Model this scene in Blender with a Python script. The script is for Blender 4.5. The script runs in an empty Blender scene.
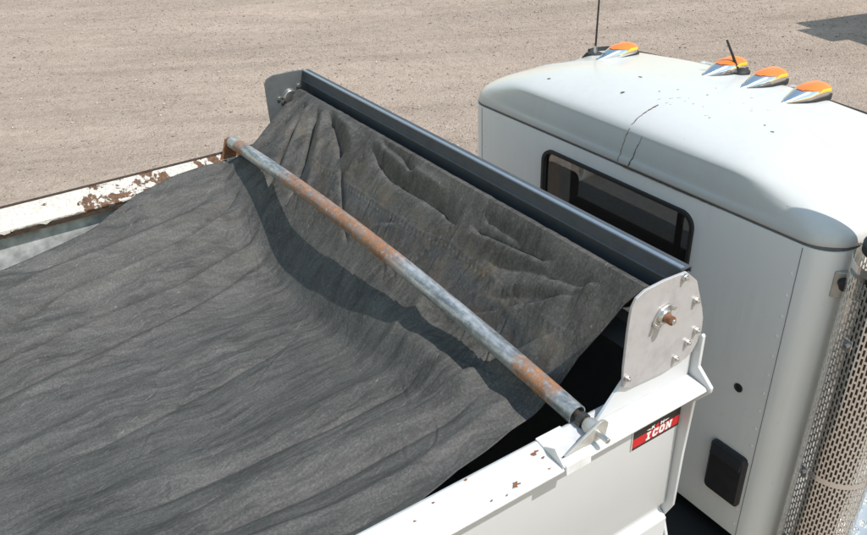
import bpy, bmesh, math, random
import numpy as np
from mathutils import Vector, Matrix
from mathutils.bvhtree import BVHTree
random.seed(7); rng = np.random.default_rng(11)
R = math.radians
S = bpy.context.scene
COL = S.collection

# ------------------------------------------------------------------ camera
cd = bpy.data.cameras.new('camera'); cam = bpy.data.objects.new('camera', cd); COL.objects.link(cam)
CAM = Vector((2.4013, -1.5731, 4.1280))
def cam_axes(yaw, pit, roll):
    f = Vector((-math.sin(yaw)*math.cos(pit), math.cos(yaw)*math.cos(pit), -math.sin(pit)))
    r = Vector((math.cos(yaw), math.sin(yaw), 0)); u = r.cross(f)
    c, s = math.cos(roll), math.sin(roll)
    return c*r+s*u, -s*r+c*u, f
rt, up, fw = cam_axes(R(57.5497), R(30.5538), R(-2.1926))
cam.matrix_world = Matrix(((rt.x, up.x, -fw.x, CAM.x), (rt.y, up.y, -fw.y, CAM.y), (rt.z, up.z, -fw.z, CAM.z), (0, 0, 0, 1)))
cd.sensor_width = 36; cd.lens = 787.533/867*36; cd.clip_start = .05; cd.clip_end = 2000
S.camera = cam

# ------------------------------------------------------------------ light
SUN = Vector((.50, .235, .82)).normalized()
w = bpy.data.worlds.new('World'); S.world = w; w.use_nodes = True
nt = w.node_tree; nt.nodes.clear()
sky = nt.nodes.new('ShaderNodeTexSky'); sky.sky_type = 'NISHITA'; sky.sun_disc = False
sky.sun_elevation = math.asin(SUN.z); sky.sun_rotation = math.atan2(SUN.x, SUN.y)
sky.air_density = 2.4; sky.dust_density = .3; sky.ozone_density = .6
bg = nt.nodes.new('ShaderNodeBackground'); bg.inputs[1].default_value = .13
wo = nt.nodes.new('ShaderNodeOutputWorld')
nt.links.new(sky.outputs[0], bg.inputs[0]); nt.links.new(bg.outputs[0], wo.inputs[0])
sd = bpy.data.lights.new('sun', 'SUN'); sd.energy = 3.7; sd.angle = R(.53); sd.color = (1, .95, .895)
so = bpy.data.objects.new('sun', sd); COL.objects.link(so)
so.rotation_euler = (-SUN).to_track_quat('-Z', 'Y').to_euler(); so.location = (20, 12, 30)
S.view_settings.view_transform = 'Standard'; S.view_settings.look = 'None'
S.view_settings.exposure = 0.22; S.view_settings.gamma = 1

# ------------------------------------------------------------------ node helpers
class NT:
    def __init__(s, name):
        s.m = bpy.data.materials.new(name); s.m.use_nodes = True; s.t = s.m.node_tree
        s.b = s.t.nodes['Principled BSDF']; s.out = s.t.nodes['Material Output']
    def n(s, typ, **kw):
        o = s.t.nodes.new('ShaderNode'+typ)
        for k, v in kw.items(): setattr(o, k, v)
        return o
    def l(s, a, b): s.t.links.new(a, b)
    def setv(s, sock, v):
        if hasattr(v, 'is_linked') or isinstance(v, bpy.types.NodeSocket): s.l(v, sock)
        else:
            if isinstance(v, tuple) and len(v) == 3 and sock.type == 'RGBA': v = v+(1,)
            sock.default_value = v
    def obj(s): return s.n('TexCoord').outputs['Object']
    def pos(s): return s.n('NewGeometry').outputs['Position']
    def mapping(s, v, rot=(0,0,0), scale=(1,1,1), loc=(0,0,0)):
        if any(rot):
            r = s.n('Mapping'); s.l(v, r.inputs[0]); r.inputs['Rotation'].default_value = rot; v = r.outputs[0]
        o = s.n('Mapping'); s.l(v, o.inputs[0])
        o.inputs['Scale'].default_value = scale; o.inputs['Location'].default_value = loc
        return o.outputs[0]
    def noise(s, v, scale, detail=4, rough=.55, dist=0):
        o = s.n('TexNoise'); s.l(v, o.inputs['Vector']); o.inputs['Scale'].default_value = scale
        o.inputs['Detail'].default_value = detail; o.inputs['Roughness'].default_value = rough
        o.inputs['Distortion'].default_value = dist
        return o.outputs['Fac']
    def voro(s, v, scale, feat='F1', rand=1):
        o = s.n('TexVoronoi', feature=feat); s.l(v, o.inputs['Vector']); o.inputs['Scale'].default_value = scale
        o.inputs['Randomness'].default_value = rand
        return o
    def ramp(s, f, *stops):
        o = s.n('ValToRGB'); s.l(f, o.inputs[0]); e = o.color_ramp.elements
        while len(e) > len(stops): e.remove(e[-1])
        while len(e) < len(stops): e.new(.5)
        for k, (p, c) in zip(e, stops):
            k.position = p; k.color = (c, c, c, 1) if not isinstance(c, tuple) else (c if len(c) == 4 else c+(1,))
        return o.outputs[0]
    def mix(s, f, a, b, blend='MIX'):
        o = s.n('Mix', data_type='RGBA', blend_type=blend)
        s.setv(o.inputs[0], f); s.setv(o.inputs[6], a); s.setv(o.inputs[7], b)
        return o.outputs[2]
    def math(s, op, a, b=0, c=0):
        o = s.n('Math', operation=op); s.setv(o.inputs[0], a); s.setv(o.inputs[1], b)
        if len(o.inputs) > 2: s.setv(o.inputs[2], c)
        return o.outputs[0]
    def sep(s, v):
        o = s.n('SeparateXYZ'); s.l(v, o.inputs[0]); return o.outputs
    def bump(s, h, strength=.3, dist=.01, nrm=None):
        o = s.n('Bump'); s.l(h, o.inputs['Height']); o.inputs['Strength'].default_value = strength
        o.inputs['Distance'].default_value = dist
        if nrm is not None: s.l(nrm, o.inputs['Normal'])
        s.l(o.outputs[0], s.b.inputs['Normal']); return o.outputs[0]
    def base(s, c=None, rough=None, metal=None, spec=None):
        if c is not None: s.setv(s.b.inputs['Base Color'], c)
        if rough is not None: s.setv(s.b.inputs['Roughness'], rough)
        if metal is not None: s.setv(s.b.inputs['Metallic'], metal)
        if spec is not None: s.setv(s.b.inputs['Specular IOR Level'], spec)

M = {}
def plain(name, c, rough=.5, metal=0, spec=.5, var=.25, scale=30):
    k = NT(name); v = k.pos(); n = k.noise(v, scale, 5)
    c2 = tuple(x*(1-var) for x in c)
    k.base(k.mix(k.ramp(n, (.35, 0.), (.7, 1.)), c2, c), k.math('MULTIPLY_ADD', n, .25, rough-.12), metal, spec)
    M[name] = k.m; return k.m

def m_paint(name, c, dirt=.5, rough=.28, coat=.3):
    k = NT(name); v = k.pos()
    n1 = k.noise(v, 2.2, 5, .6); n2 = k.noise(v, 26, 6, .65)
    streak = k.noise(k.mapping(v, scale=(30, 30, 1.6)), 1, 4, .6)
    d = k.math('MULTIPLY', k.ramp(n1, (.42, 0.), (.75, 1.)), k.ramp(streak, (.4, 0.), (.8, 1.)))
    col = k.mix(k.math('MULTIPLY', d, .28*dirt), c, (.40, .37, .32))
    specks = k.voro(v, 17).outputs['Distance']
    rare = k.noise(v, 5.1, 2)
    sp = k.math('MULTIPLY', k.ramp(specks, (.0, 1.), (.028, 1.), (.045, 0.)), k.ramp(rare, (.56, 0.), (.62, 1.)))
    col = k.mix(k.math('MULTIPLY', sp, .85*min(1, dirt)), col, (.06, .05, .045))
    k.base(col, k.math('MULTIPLY_ADD', n2, .16, rough-.06), 0, .5)
    k.b.inputs['Coat Weight'].default_value = coat; k.b.inputs['Coat Roughness'].default_value = .12
    k.bump(k.math('ADD', k.noise(v, 3.0, 2), k.math('MULTIPLY', n2, .05)), .05, .03)
    M[name] = k.m
m_paint('cab_paint', (.90, .905, .89), .9)  # cab white raised so the shaded back wall reads brighter
m_paint('cab_paint_sunlit', (.63, .63, .61), 1.0, .34)  # same cab white, darkened in colour to hold back the sunlit roof
m_paint('body_paint', (.59, .60, .615), .6, .42, .1)

# white rail paint with rust chips, and the badly flaked far rail
def m_rail(name, thresh, big):
    k = NT(name); v = k.pos()
    n = k.noise(v, 9 if big else 16, 8, .68, .3); n2 = k.noise(v, 60, 5, .7); lo = k.noise(k.mapping(v, scale=(2.5, 1.1, 2.5)), 1, 2)
    f = k.math('ADD', n, k.math('MULTIPLY', k.math('SUBTRACT', lo, .5), .55 if big else .25))
    chip = k.ramp(f, (thresh, 0.), (thresh+.012, 1.))
    rust = k.mix(k.ramp(n2, (.3, 0.), (.7, 1.)), (.06, .032, .02), (.23, .125, .07))
    cr = k.voro(v, 48, 'DISTANCE_TO_EDGE').outputs['Distance']
    crack = k.math('MULTIPLY', k.ramp(cr, (.0, 1.), (.05, 0.)), .4 if big else .0)
    wht = k.mix(k.math('MULTIPLY', k.ramp(n2, (.4, 0.), (.65, 1.)), .8), (.70, .665, .60), (.50, .45, .38)) if big else k.mix(k.math('MULTIPLY', k.ramp(n, (.40, 0.), (.66, 1.)), .55), (.68, .68, .685), (.47, .45, .42))
    wht = k.mix(crack, wht, (.40, .33, .26))
    k.base(k.mix(chip, wht, rust), k.mix(chip, (.4,)*3, (.85,)*3), 0, .4)
    k.bump(k.math('SUBTRACT', k.math('MULTIPLY', n2, .25), k.math('ADD', chip, crack)), .5, .004)
    M[name] = k.m
m_rail('rail_paint', .73, False); m_rail('flaked_paint', .60, True)

def m_galv(name, c, rough, metal, stain=.3):
    k = NT(name); v = k.pos()
    sp = k.voro(v, 60); n = k.noise(v, 14, 6, .65); n2 = k.noise(k.mapping(v, scale=(8, 8, 30)), 3, 4)
    col = k.mix(k.math('MULTIPLY', k.math('SUBTRACT', sp.outputs['Color'], 0), .22), c, tuple(x*.72 for x in c))
    col = k.mix(k.math('MULTIPLY', k.ramp(n, (.48, 0.), (.72, 1.)), stain), col, tuple(x*.45 for x in c))
    k.base(col, k.math('MULTIPLY_ADD', n2, .3, rough-.15), metal, .5)
    k.bump(n, .08, .003); M[name] = k.m
m_galv('galvanized_plate', (.50, .485, .49), .5, .25, .35)
m_galv('galvanized_trough', (.075, .086, .102), .68, .1, .4)
m_galv('dull_zinc', (.15, .16, .168), .5, .35, .5)
m_galv('sky_gleam_zinc', (.42, .47, .54), .3, .8, .15)  # pale blue puts the sky's reflection into the metal's colour
m_galv('bolt_zinc', (.62, .61, .58), .3, .9, .3)
m_galv('bracket_steel', (.55, .54, .50), .45, .5, .55)

# pipe: zinc grey with rust bands along its length (world X)
def m_pipe():
    k = NT('rusty_pipe'); v = k.pos(); x = k.sep(v)[0]
    n = k.noise(v, 11, 6, .7); nf = k.noise(v, 45, 6, .7); ns = k.noise(k.mapping(v, scale=(5, 40, 40)), 1, 4, .6)
    xx = k.math('ADD', x, k.math('MULTIPLY', k.math('SUBTRACT', n, .5), .16))
    t = k.math('MULTIPLY_ADD', xx, 1/2.5, .5)    # -1.25..1.25 -> 0..1
    P = lambda X: (X+1.25)/2.5
    band = k.ramp(t, (P(-1.16), 0.), (P(-1.13), .9), (P(-1.08), .9), (P(-1.05), .0), (P(-.66), .0), (P(-.60), .85), (P(.20), 1.), (P(.30), .25), (P(.36), 0.),
                  (P(.91), 0.), (P(.935), 1.), (P(1.08), 1.), (P(1.095), 0.))
    f = k.math('MULTIPLY', band, k.ramp(k.math('ADD', nf, k.math('MULTIPLY', n, .4)), (.56, .0), (.70, 1.)))
    f = k.math('MAXIMUM', f, k.math('MULTIPLY', k.ramp(nf, (.62, 0.), (.72, 1.)), .30))
    zinc = k.mix(k.ramp(k.math('ADD', k.math('MULTIPLY', ns, .6), k.math('MULTIPLY', nf, .4)), (.40, 0.), (.60, 1.)), (.17, .19, .205), (.52, .54, .55))
    rust = k.mix(k.ramp(nf, (.3, 0.), (.72, 1.)), (.12, .05, .025), (.42, .22, .12))
    k.base(k.mix(f, zinc, rust), k.mix(f, (.42,)*3, (.9,)*3), k.math('MULTIPLY', k.math('SUBTRACT', 1, f), .45), .4)
    k.bump(k.math('ADD', nf, f), .25, .002); M['rusty_pipe'] = k.m
m_pipe()
def m_rust():
    k = NT('rust'); v = k.pos(); n = k.noise(v, 60, 6, .7)
    k.base(k.mix(k.ramp(n, (.3, 0.), (.7, 1.)), (.10, .04, .02), (.36, .17, .09)), .85, .2); k.bump(n, .4, .002); M['rust'] = k.m
m_rust()

plain('black_rubber', (.022, .022, .023), .55)
plain('black_plastic', (.03, .031, .034), .5, var=.2)
plain('frame_black', (.018, .018, .018), .65)
plain('dark_steel', (.09, .085, .08), .5, .6)
plain('seat_cloth', (.02, .02, .022), .85)
plain('dash_grey', (.30, .30, .30), .7)
plain('brown_steel', (.13, .10, .08), .5, .7)
plain('dark_rust', (.075, .045, .03), .9, var=.6, scale=40)
plain('tyre_rubber', (.025, .025, .025), .8)
plain('inside_white', (.62, .62, .60), .7, var=.5, scale=18)
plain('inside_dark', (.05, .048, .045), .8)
plain('seam_dark', (.16, .16, .16), .7)
plain('stain_brown', (.13, .10, .08), .9, var=.5, scale=70)
plain('stain_pale', (.30, .26, .21), .9, var=.4, scale=60)
plain('badge_red', (.56, .012, .016), .35, var=.12)
plain('badge_black', (.014, .014, .014), .35)
plain('badge_white', (.80, .80, .80), .4, var=.08)
plain('caster_paint', (.30, .31, .32), .5)
def m_chrome(name, c, rough, n_amt=.1):
    k = NT(name); v = k.pos(); n = k.noise(v, 25, 4)
    k.base(k.mix(k.math('MULTIPLY', n, .4), c, tuple(x*.7 for x in c)), k.math('MULTIPLY_ADD', n, n_amt, rough), 1.0)
    M[name] = k.m
m_chrome('chrome', (.82, .83, .84), .08); m_chrome('stainless', (.86, .84, .80), .12, .14); M['stainless'].node_tree.nodes['Principled BSDF'].inputs['Metallic'].default_value = .78; m_chrome('aluminium', (.78, .79, .80), .26)
def m_amber():
    k = NT('amber_lens'); v = k.pos(); n = k.noise(v, 60, 2)
    k.base(k.mix(n, (.92, .19, .015), (1.0, .27, .02)), .16); k.b.inputs['Transmission Weight'].default_value = .12
    k.b.inputs['Coat Weight'].default_value = .5; M['amber_lens'] = k.m
    k = NT('amber_bulb'); k.base(k.mix(k.noise(k.pos(), 40, 2), (.95, .50, .02), (1, .62, .05)), .25); M['amber_bulb'] = k.m
m_amber()
def m_glass(name, tint):
    k = NT(name); t = k.t
    tr = k.n('BsdfTransparent'); tr.inputs[0].default_value = (tint, tint, tint, 1)
    gl = k.n('BsdfGlossy'); gl.inputs['Roughness'].default_value = .02; gl.inputs[0].default_value = (.9, .9, .9, 1)
    fr = k.n('Fresnel'); bf = k.n('NewGeometry').outputs['Backfacing']; k.l(k.math('MULTIPLY_ADD', bf, 1/1.45-1.45, 1.45), fr.inputs[0])
    smudge = k.noise(k.pos(), 6, 5); df = k.n('BsdfDiffuse'); df.inputs[0].default_value = (.25, .24, .22, 1)
    m1 = k.n('MixShader'); k.l(fr.outputs[0], m1.inputs[0]); k.l(tr.outputs[0], m1.inputs[1]); k.l(gl.outputs[0], m1.inputs[2])
    m2 = k.n('MixShader'); k.l(k.math('MULTIPLY', smudge, .06), m2.inputs[0]); k.l(m1.outputs[0], m2.inputs[1]); k.l(df.outputs[0], m2.inputs[2])
    k.l(m2.outputs[0], k.out.inputs[0]); M[name] = k.m
m_glass('tinted_glass', .52); m_glass('clear_glass', .88)

def m_tarp():
    k = NT('tarp_fabric'); v = k.pos(); xyz = k.sep(v)
    warp = k.noise(v, 2.2, 3); vv = k.n('VectorMath', operation='ADD'); k.l(v, vv.inputs[0])
    cx = k.n('CombineXYZ'); k.l(k.math('MULTIPLY', k.math('SUBTRACT', warp, .5), .22), cx.inputs[0]); k.l(cx.outputs[0], vv.inputs[1]); wv = vv.outputs[0]
    st = k.noise(k.mapping(wv, rot=(0, 0, R(5)), scale=(22, 2.2, 6)), 1.3, 8, .72)       # long dusty streaks down the sheet
    st2 = k.noise(k.mapping(wv, rot=(0, 0, R(-4)), scale=(120, 7, 60)), 1, 5, .75)
    bl = k.noise(v, 3.0, 6, .7); fine = k.noise(v, 130, 5, .8); scr = k.noise(k.mapping(v, rot=(0, 0, R(-30)), scale=(110, 5, 60)), 1, 3, .75)
    col = k.mix(k.ramp(st, (.36, 0.), (.66, 1.)), (.046, .045, .043), (.126, .122, .114))
    col = k.mix(k.math('MULTIPLY', k.ramp(st2, (.48, 0.), (.70, 1.)), .45), col, (.19, .182, .168))
    col = k.mix(k.math('MULTIPLY', k.ramp(bl, (.46, 0.), (.70, 1.)), .45), col, (.165, .158, .144))
    col = k.mix(k.math('MULTIPLY', k.ramp(fine, (.42, 1.), (.56, 0.)), .45), col, (.04, .039, .037))
    col = k.mix(k.math('MULTIPLY', k.ramp(fine, (.56, 0.), (.72, 1.)), .30), col, (.25, .24, .225))
    col = k.mix(k.math('MULTIPLY', k.ramp(scr, (.66, 0.), (.72, 1.)), .40), col, (.36, .35, .33))
    # brown dust and rust rub marks on the strip that meets the pipe
    yb = k.math('ADD', xyz[1], k.math('MULTIPLY', k.math('SUBTRACT', bl, .5), .12))
    strip = k.ramp(k.math('MULTIPLY_ADD', yb, 1, 1), (.66, 0.), (.73, 1.), (.83, 1.), (.875, 0.))
    brn = k.noise(k.mapping(v, scale=(5, 9, 3)), 1.6, 5, .6)
    col = k.mix(k.math('MULTIPLY', k.math('MULTIPLY', strip, k.ramp(brn, (.5, 0.), (.7, 1.))), .45), col, (.165, .125, .085))
    ru = k.noise(v, 24, 4, .6)
    line = k.ramp(k.math('MULTIPLY_ADD', xyz[1], 1, 1), (.79, 0.), (.81, 1.), (.83, 1.), (.85, 0.))
    col = k.mix(k.math('MULTIPLY', k.math('MULTIPLY', line, k.ramp(ru, (.66, 0.), (.70, 1.))), .55), col, (.25, .13, .05))
    k.base(col, k.math('MULTIPLY_ADD', fine, .2, .5), 0, .16)
    weave = k.noise(v, 420, 2, .5)
    h = k.math('ADD', k.math('MULTIPLY', k.noise(k.mapping(v, rot=(0, 0, R(18)), scale=(9, 3, 5)), 1.2, 5, .55, .4), .45), k.math('MULTIPLY', fine, .16))
    h = k.math('ADD', h, k.math('MULTIPLY', st2, .10))
    h = k.math('ADD', h, k.math('MULTIPLY', k.noise(k.mapping(v, rot=(0, 0, R(-40)), scale=(34, 9, 20)), 1, 5, .6, .5), .16))
    for rz, sc, am in ((10, (9, 1.6, 4), .10), (-50, (9, 3, 6), .06)):
        rn = k.noise(k.mapping(v, rot=(0, 0, R(rz)), scale=sc), 1, 3, .5, .8)
        h = k.math('ADD', h, k.math('MULTIPLY', k.ramp(k.math('ABSOLUTE', k.math('SUBTRACT', rn, .5)), (0, 1.), (.035, .35), (.12, 0.)), am))
    k.bump(k.math('ADD', h, k.math('MULTIPLY', weave, .03)), .45, .010)
    M['tarp_fabric'] = k.m
m_tarp()

def m_ground():
    k = NT('gravel_ground'); v = k.pos()
    big = k.noise(k.mapping(v, rot=(0, 0, R(-60)), scale=(.11, .40, 1)), 1.3, 6, .6, .3)
    mid = k.noise(k.mapping(v, rot=(0, 0, R(-62)), scale=(.40, 1.7, 1)), 1.2, 6, .65, .5)
    trk = k.noise(k.mapping(k.mapping(v, rot=(0, 0, R(-61))), scale=(.05, 3.2, 1)), 1, 5, .55, .9)
    fine = k.noise(v, 16, 8, .75); grit = k.noise(v, 55, 4, .8)
    vo = k.voro(v, 34); peb = k.sep(vo.outputs['Color'])[0]
    col = k.mix(k.ramp(big, (.34, 0.), (.66, 1.)), (.575, .450, .362), (.44, .345, .28))
    col = k.mix(k.math('MULTIPLY', k.ramp(mid, (.44, 0.), (.66, 1.)), .34), col, (.27, .205, .155))
    col = k.mix(k.math('MULTIPLY', k.math('MULTIPLY', k.ramp(trk, (.52, 0.), (.60, 1.)), k.ramp(big, (.40, 0.), (.55, 1.))), .28), col, (.27, .205, .16))
    col = k.mix(k.math('MULTIPLY', k.ramp(fine, (.40, 0.), (.66, 1.)), .5), col, (.24, .19, .155))
    col = k.mix(k.math('MULTIPLY', k.ramp(peb, (.55, 0.), (.95, 1.)), .45), col, (.52, .43, .35))
    col = k.mix(k.math('MULTIPLY', k.ramp(grit, (.58, 0.), (.72, 1.)), .5), col, (.16, .125, .105))
    k.base(col, .93, 0, .2)
    lump = k.noise(v, 3.2, 6, .7); col = k.mix(k.math('MULTIPLY', k.ramp(lump, (.50, 0.), (.68, 1.)), .4), col, (.27, .21, .165)); k.base(col)
    h = k.math('ADD', k.math('MULTIPLY_ADD', lump, 1.6, k.math('MULTIPLY', mid, 1.2)), k.math('ADD', k.math('MULTIPLY', fine, .9), k.math('MULTIPLY', vo.outputs['Distance'], .5)))
    k.bump(h, .9, .04); M['gravel_ground'] = k.m
    for i, c in enumerate([(.47, .38, .31), (.34, .26, .21), (.66, .58, .52), (.19, .145, .12)]):
        plain('stone_%d' % i, c, .9, var=.3, scale=50)
m_ground()

# ------------------------------------------------------------------ geometry helpers
class G:
    def __init__(s): s.v = []; s.f = []; s.mi = []; s.cm = 0
    def add(s, vs, fs):
        o = len(s.v); s.v += [tuple(p) for p in vs]; s.f += [tuple(i+o for i in f) for f in fs]; s.mi += [s.cm]*len(fs); return s
    def box(s, x0, x1, y0, y1, z0, z1):
        return s.add([(x, y, z) for z in (z0, z1) for y in (y0, y1) for x in (x0, x1)],
                     [(0, 2, 3, 1), (4, 5, 7, 6), (0, 1, 5, 4), (2, 6, 7, 3), (0, 4, 6, 2), (1, 3, 7, 5)])
    def obox(s, c, ax, ay, az):
        c = Vector(c); ax, ay, az = Vector(ax), Vector(ay), Vector(az)
        return s.add([c+ax*i+ay*j+az*k for k in (-1, 1) for j in (-1, 1) for i in (-1, 1)],
                     [(0, 2, 3, 1), (4, 5, 7, 6), (0, 1, 5, 4), (2, 6, 7, 3), (0, 4, 6, 2), (1, 3, 7, 5)])
    def rings(s, rings, closed=True, cap0=True, cap1=True):
        n = len(rings[0]); vs = [p for r in rings for p in r]; fs = []
        for i in range(len(rings)-1):
            for j in range(n if closed else n-1):
                a, b = i*n+j, i*n+(j+1) % n; fs.append((a, b, b+n, a+n))
        if cap0: fs.append(tuple(reversed(range(n))))
        if cap1: fs.append(tuple(range((len(rings)-1)*n, len(rings)*n)))
        return s.add(vs, fs)
    def tube(s, pts, rad, n=12, cap=True):
        pts = [Vector(p) for p in pts]; rads = rad if isinstance(rad, (list, tuple)) else [rad]*len(pts); rr = []
        d0 = (pts[1]-pts[0]).normalized(); a = d0.orthogonal().normalized()
        for i, p in enumerate(pts):
            d = (pts[min(i+1, len(pts)-1)]-pts[max(i-1, 0)]).normalized()
            a = (a-d*a.dot(d)).normalized(); b = d.cross(a)
            rr.append([p+(a*math.cos(t)+b*math.sin(t))*rads[i] for t in (2*math.pi*k/n for k in range(n))])
        return s.rings(rr, True, cap, cap)
    def prism(s, poly, axis, a, b):
        def P(u, v, w): return {'x': (w, u, v), 'y': (u, w, v), 'z': (u, v, w)}[axis]
        return s.rings([[P(u, v, a) for u, v in poly], [P(u, v, b) for u, v in poly]])

WL = {}
def wloc(o): return WL.get(o.name, Vector((0, 0, 0)))
def mk(name, g, mat, parent=None, smooth=False, bevel=0, seg=2, solid=0, kind=None, angle=40):
    me = bpy.data.meshes.new(name)
    V = np.array([tuple(p) for p in g.v], float); c = Vector((V.min(0)+V.max(0))/2)
    me.from_pydata([tuple(Vector(p)-c) for p in g.v], [], g.f)
    for m in (mat if isinstance(mat, (list, tuple)) else [mat]): me.materials.append(M[m])
    if isinstance(mat, (list, tuple)): me.polygons.foreach_set('material_index', g.mi)
    bm = bmesh.new(); bm.from_mesh(me); bmesh.ops.recalc_face_normals(bm, faces=bm.faces)
    for f in bm.faces: f.smooth = bool(smooth or bevel)
    if smooth or bevel:
        for e in bm.edges:
            if len(e.link_faces) == 2 and e.calc_face_angle(0) > R(angle) and not bevel: e.smooth = False
    bm.to_mesh(me); bm.free()
    o = bpy.data.objects.new(name, me); COL.objects.link(o); WL[o.name] = c
    if parent is not None: o.parent = parent; o.location = c-wloc(parent)
    else: o.location = c
    if solid:
        m = o.modifiers.new('s', 'SOLIDIFY'); m.thickness = solid; m.offset = 0
    if bevel:
        m = o.modifiers.new('b', 'BEVEL'); m.width = bevel; m.segments = seg; m.limit_method = 'ANGLE'; m.angle_limit = R(35)
        m.harden_normals = True
    if kind: o['kind'] = kind
    return o
def thing(name, label, cat, loc, group=None):
    o = bpy.data.objects.new(name, None); COL.objects.link(o); o.location = loc; WL[o.name] = Vector(loc)
    o.empty_display_size = .2; o['label'] = label; o['category'] = cat
    if group: o['group'] = group
    return o
def tag(o, label, cat): o['label'] = label; o['category'] = cat; return o
def arc(cx, cy, r, a0, a1, n): return [(cx+r*math.cos(R(a0+(a1-a0)*i/n)), cy+r*math.sin(R(a0+(a1-a0)*i/n))) for i in range(n+1)]
def rrect(x0, x1, y0, y1, r, n=6):
    return (arc(x1-r, y1-r, r, 0, 90, n)+arc(x0+r, y1-r, r, 90, 180, n)+arc(x0+r, y0+r, r, 180, 270, n)+arc(x1-r, y0+r, r, 270, 360, n))

# value noise in numpy for cloth and terrain
_T = rng.random((256, 256))
def vnoise(x, y, octv=4, gain=.5):
    out = 0; amp = 1; tot = 0
    for o in range(octv):
        xi = np.floor(x).astype(int); yi = np.floor(y).astype(int); fx = x-xi; fy = y-yi
        fx = fx*fx*(3-2*fx); fy = fy*fy*(3-2*fy)
        g = lambda i, j: _T[i % 256, j % 256]
        out = out+amp*((g(xi, yi)*(1-fx)+g(xi+1, yi)*fx)*(1-fy)+(g(xi, yi+1)*(1-fx)+g(xi+1, yi+1)*fx)*fy)
        tot += amp; amp *= gain; x = x*2.03+17.3; y = y*2.03+5.7
    return out/tot-.5

# ------------------------------------------------------------------ ground
g = G()
n = 140; xs = np.concatenate([np.linspace(-400, -32, 8), np.linspace(-30, 12, 110), np.linspace(14, 400, 8)])
ys = np.concatenate([np.linspace(-400, -14, 8), np.linspace(-12, 32, 110), np.linspace(34, 400, 8)])
XX, YY = np.meshgrid(xs, ys, indexing='ij')
def gz(x, y): return .10*vnoise(x*.22+30, y*.22+9, 3)*np.clip(1-np.maximum(np.abs(x+9)-24, np.abs(y-10)-24)/6, 0, 1)
ZZ = gz(XX, YY)
g.v = list(zip(XX.ravel(), YY.ravel(), ZZ.ravel())); ny = len(ys)
g.f = [(i*ny+j, (i+1)*ny+j, (i+1)*ny+j+1, i*ny+j+1) for i in range(len(xs)-1) for j in range(ny-1)]; g.mi = [0]*len(g.f)
mk('gravel_ground', g, 'gravel_ground', None, smooth=True, kind='structure')

# loose stones, far too many to count
def stones(count):
    x = rng.uniform(-27, -4.5, count); y = rng.uniform(-5, 24, count)
    keep = (y > (-x-8)*.0-5) & (y < 26+.2*x); x, y = x[keep], y[keep]
    dens = vnoise(x*.25, y*.5, 4)+.5; k2 = rng.random(len(x)) < np.clip(dens*1.5-.25, .12, 1); x, y = x[k2], y[k2]; n = len(x)
    s = np.clip(rng.lognormal(-4.75, .42, n), .004, .032)
    O = np.array([(1, 0, 0), (0, 1, 0), (-1, 0, 0), (0, -1, 0), (0, 0, .7), (0, 0, -.4)])
    a = rng.uniform(0, 6.28, n); jit = 1+rng.uniform(-.35, .35, (n, 6, 1))
    P = O[None]*jit*s[:, None, None]*np.array([1.25, .9, 1])
    ca, sa = np.cos(a)[:, None], np.sin(a)[:, None]
    V = np.stack([P[..., 0]*ca-P[..., 1]*sa+x[:, None], P[..., 0]*sa+P[..., 1]*ca+y[:, None], P[..., 2]+gz(x, y)[:, None]+s[:, None]*.2], -1).reshape(-1, 3)
    T = np.array([(0, 1, 4), (1, 2, 4), (2, 3, 4), (3, 0, 4), (1, 0, 5), (2, 1, 5), (3, 2, 5), (0, 3, 5)])
    F = (T[None]+(np.arange(n)*6)[:, None, None]).reshape(-1)
    me = bpy.data.meshes.new('loose_stones'); me.vertices.add(len(V)); me.vertices.foreach_set('co', V.ravel())
    nf = n*8; me.loops.add(nf*3); me.loops.foreach_set('vertex_index', F); me.polygons.add(nf)
    me.polygons.foreach_set('loop_start', np.arange(nf)*3)
    for i in range(4): me.materials.append(M['stone_%d' % i])
    me.polygons.foreach_set('material_index', np.repeat(rng.choice(4, n, p=[.40, .24, .28, .08]), 8).astype(np.int32))
    me.update(calc_edges=True); me.validate()
    o = bpy.data.objects.new('loose_stones', me); COL.objects.link(o); o['kind'] = 'stuff'
stones(190000)

# ------------------------------------------------------------------ truck (cab, chassis)
truck = thing('truck', 'white truck cab with tinted rear window and amber roof lights', 'truck', (0, 2.2, 0))
YR, HX, CR = .95, 1.13, .13
YF = 2.0
def outline(d=0., r=CR, y1=YF, y0=YR, hx=HX, n=10):
    return rrect(-hx+d, hx-d, y0+d, y1-d, max(.012, r), n)
def boolean_cut(o, cutters):
    for c in cutters:
        m = o.modifiers.new('cut', 'BOOLEAN'); m.operation = 'DIFFERENCE'; m.object = c; m.solver = 'EXACT'
    bpy.context.view_layer.update()
    dg = bpy.context.evaluated_depsgraph_get(); me = bpy.data.meshes.new_from_object(o.evaluated_get(dg))
    o.modifiers.clear(); old = o.data; o.data = me; me.name = o.name
    for c in cutters: bpy.data.objects.remove(c)
ZS = 2.664
g = G()
ou, inn = outline(0), outline(.035, CR-.03)
N = len(ou)
vs = [(x, y, 1.085) for x, y in ou]+[(x, y, ZS) for x, y in ou]+[(x, y, ZS) for x, y in inn]+[(x, y, 1.085) for x, y in inn]
fs = [(k*N+j, k*N+(j+1) % N, ((k+1) % 4)*N+(j+1) % N, ((k+1) % 4)*N+j) for k in range(4) for j in range(N)]
g.add(vs, fs)
shell = mk('cab_shell', g, 'cab_paint', truck, smooth=True, angle=30)
WX0, WX1, WZ0, WZ1 = -.475, .515, 2.19, 2.597
def cutter(g): return mk('cutter', g, 'cab_paint', None)
bpy.context.view_layer.update()
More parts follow.
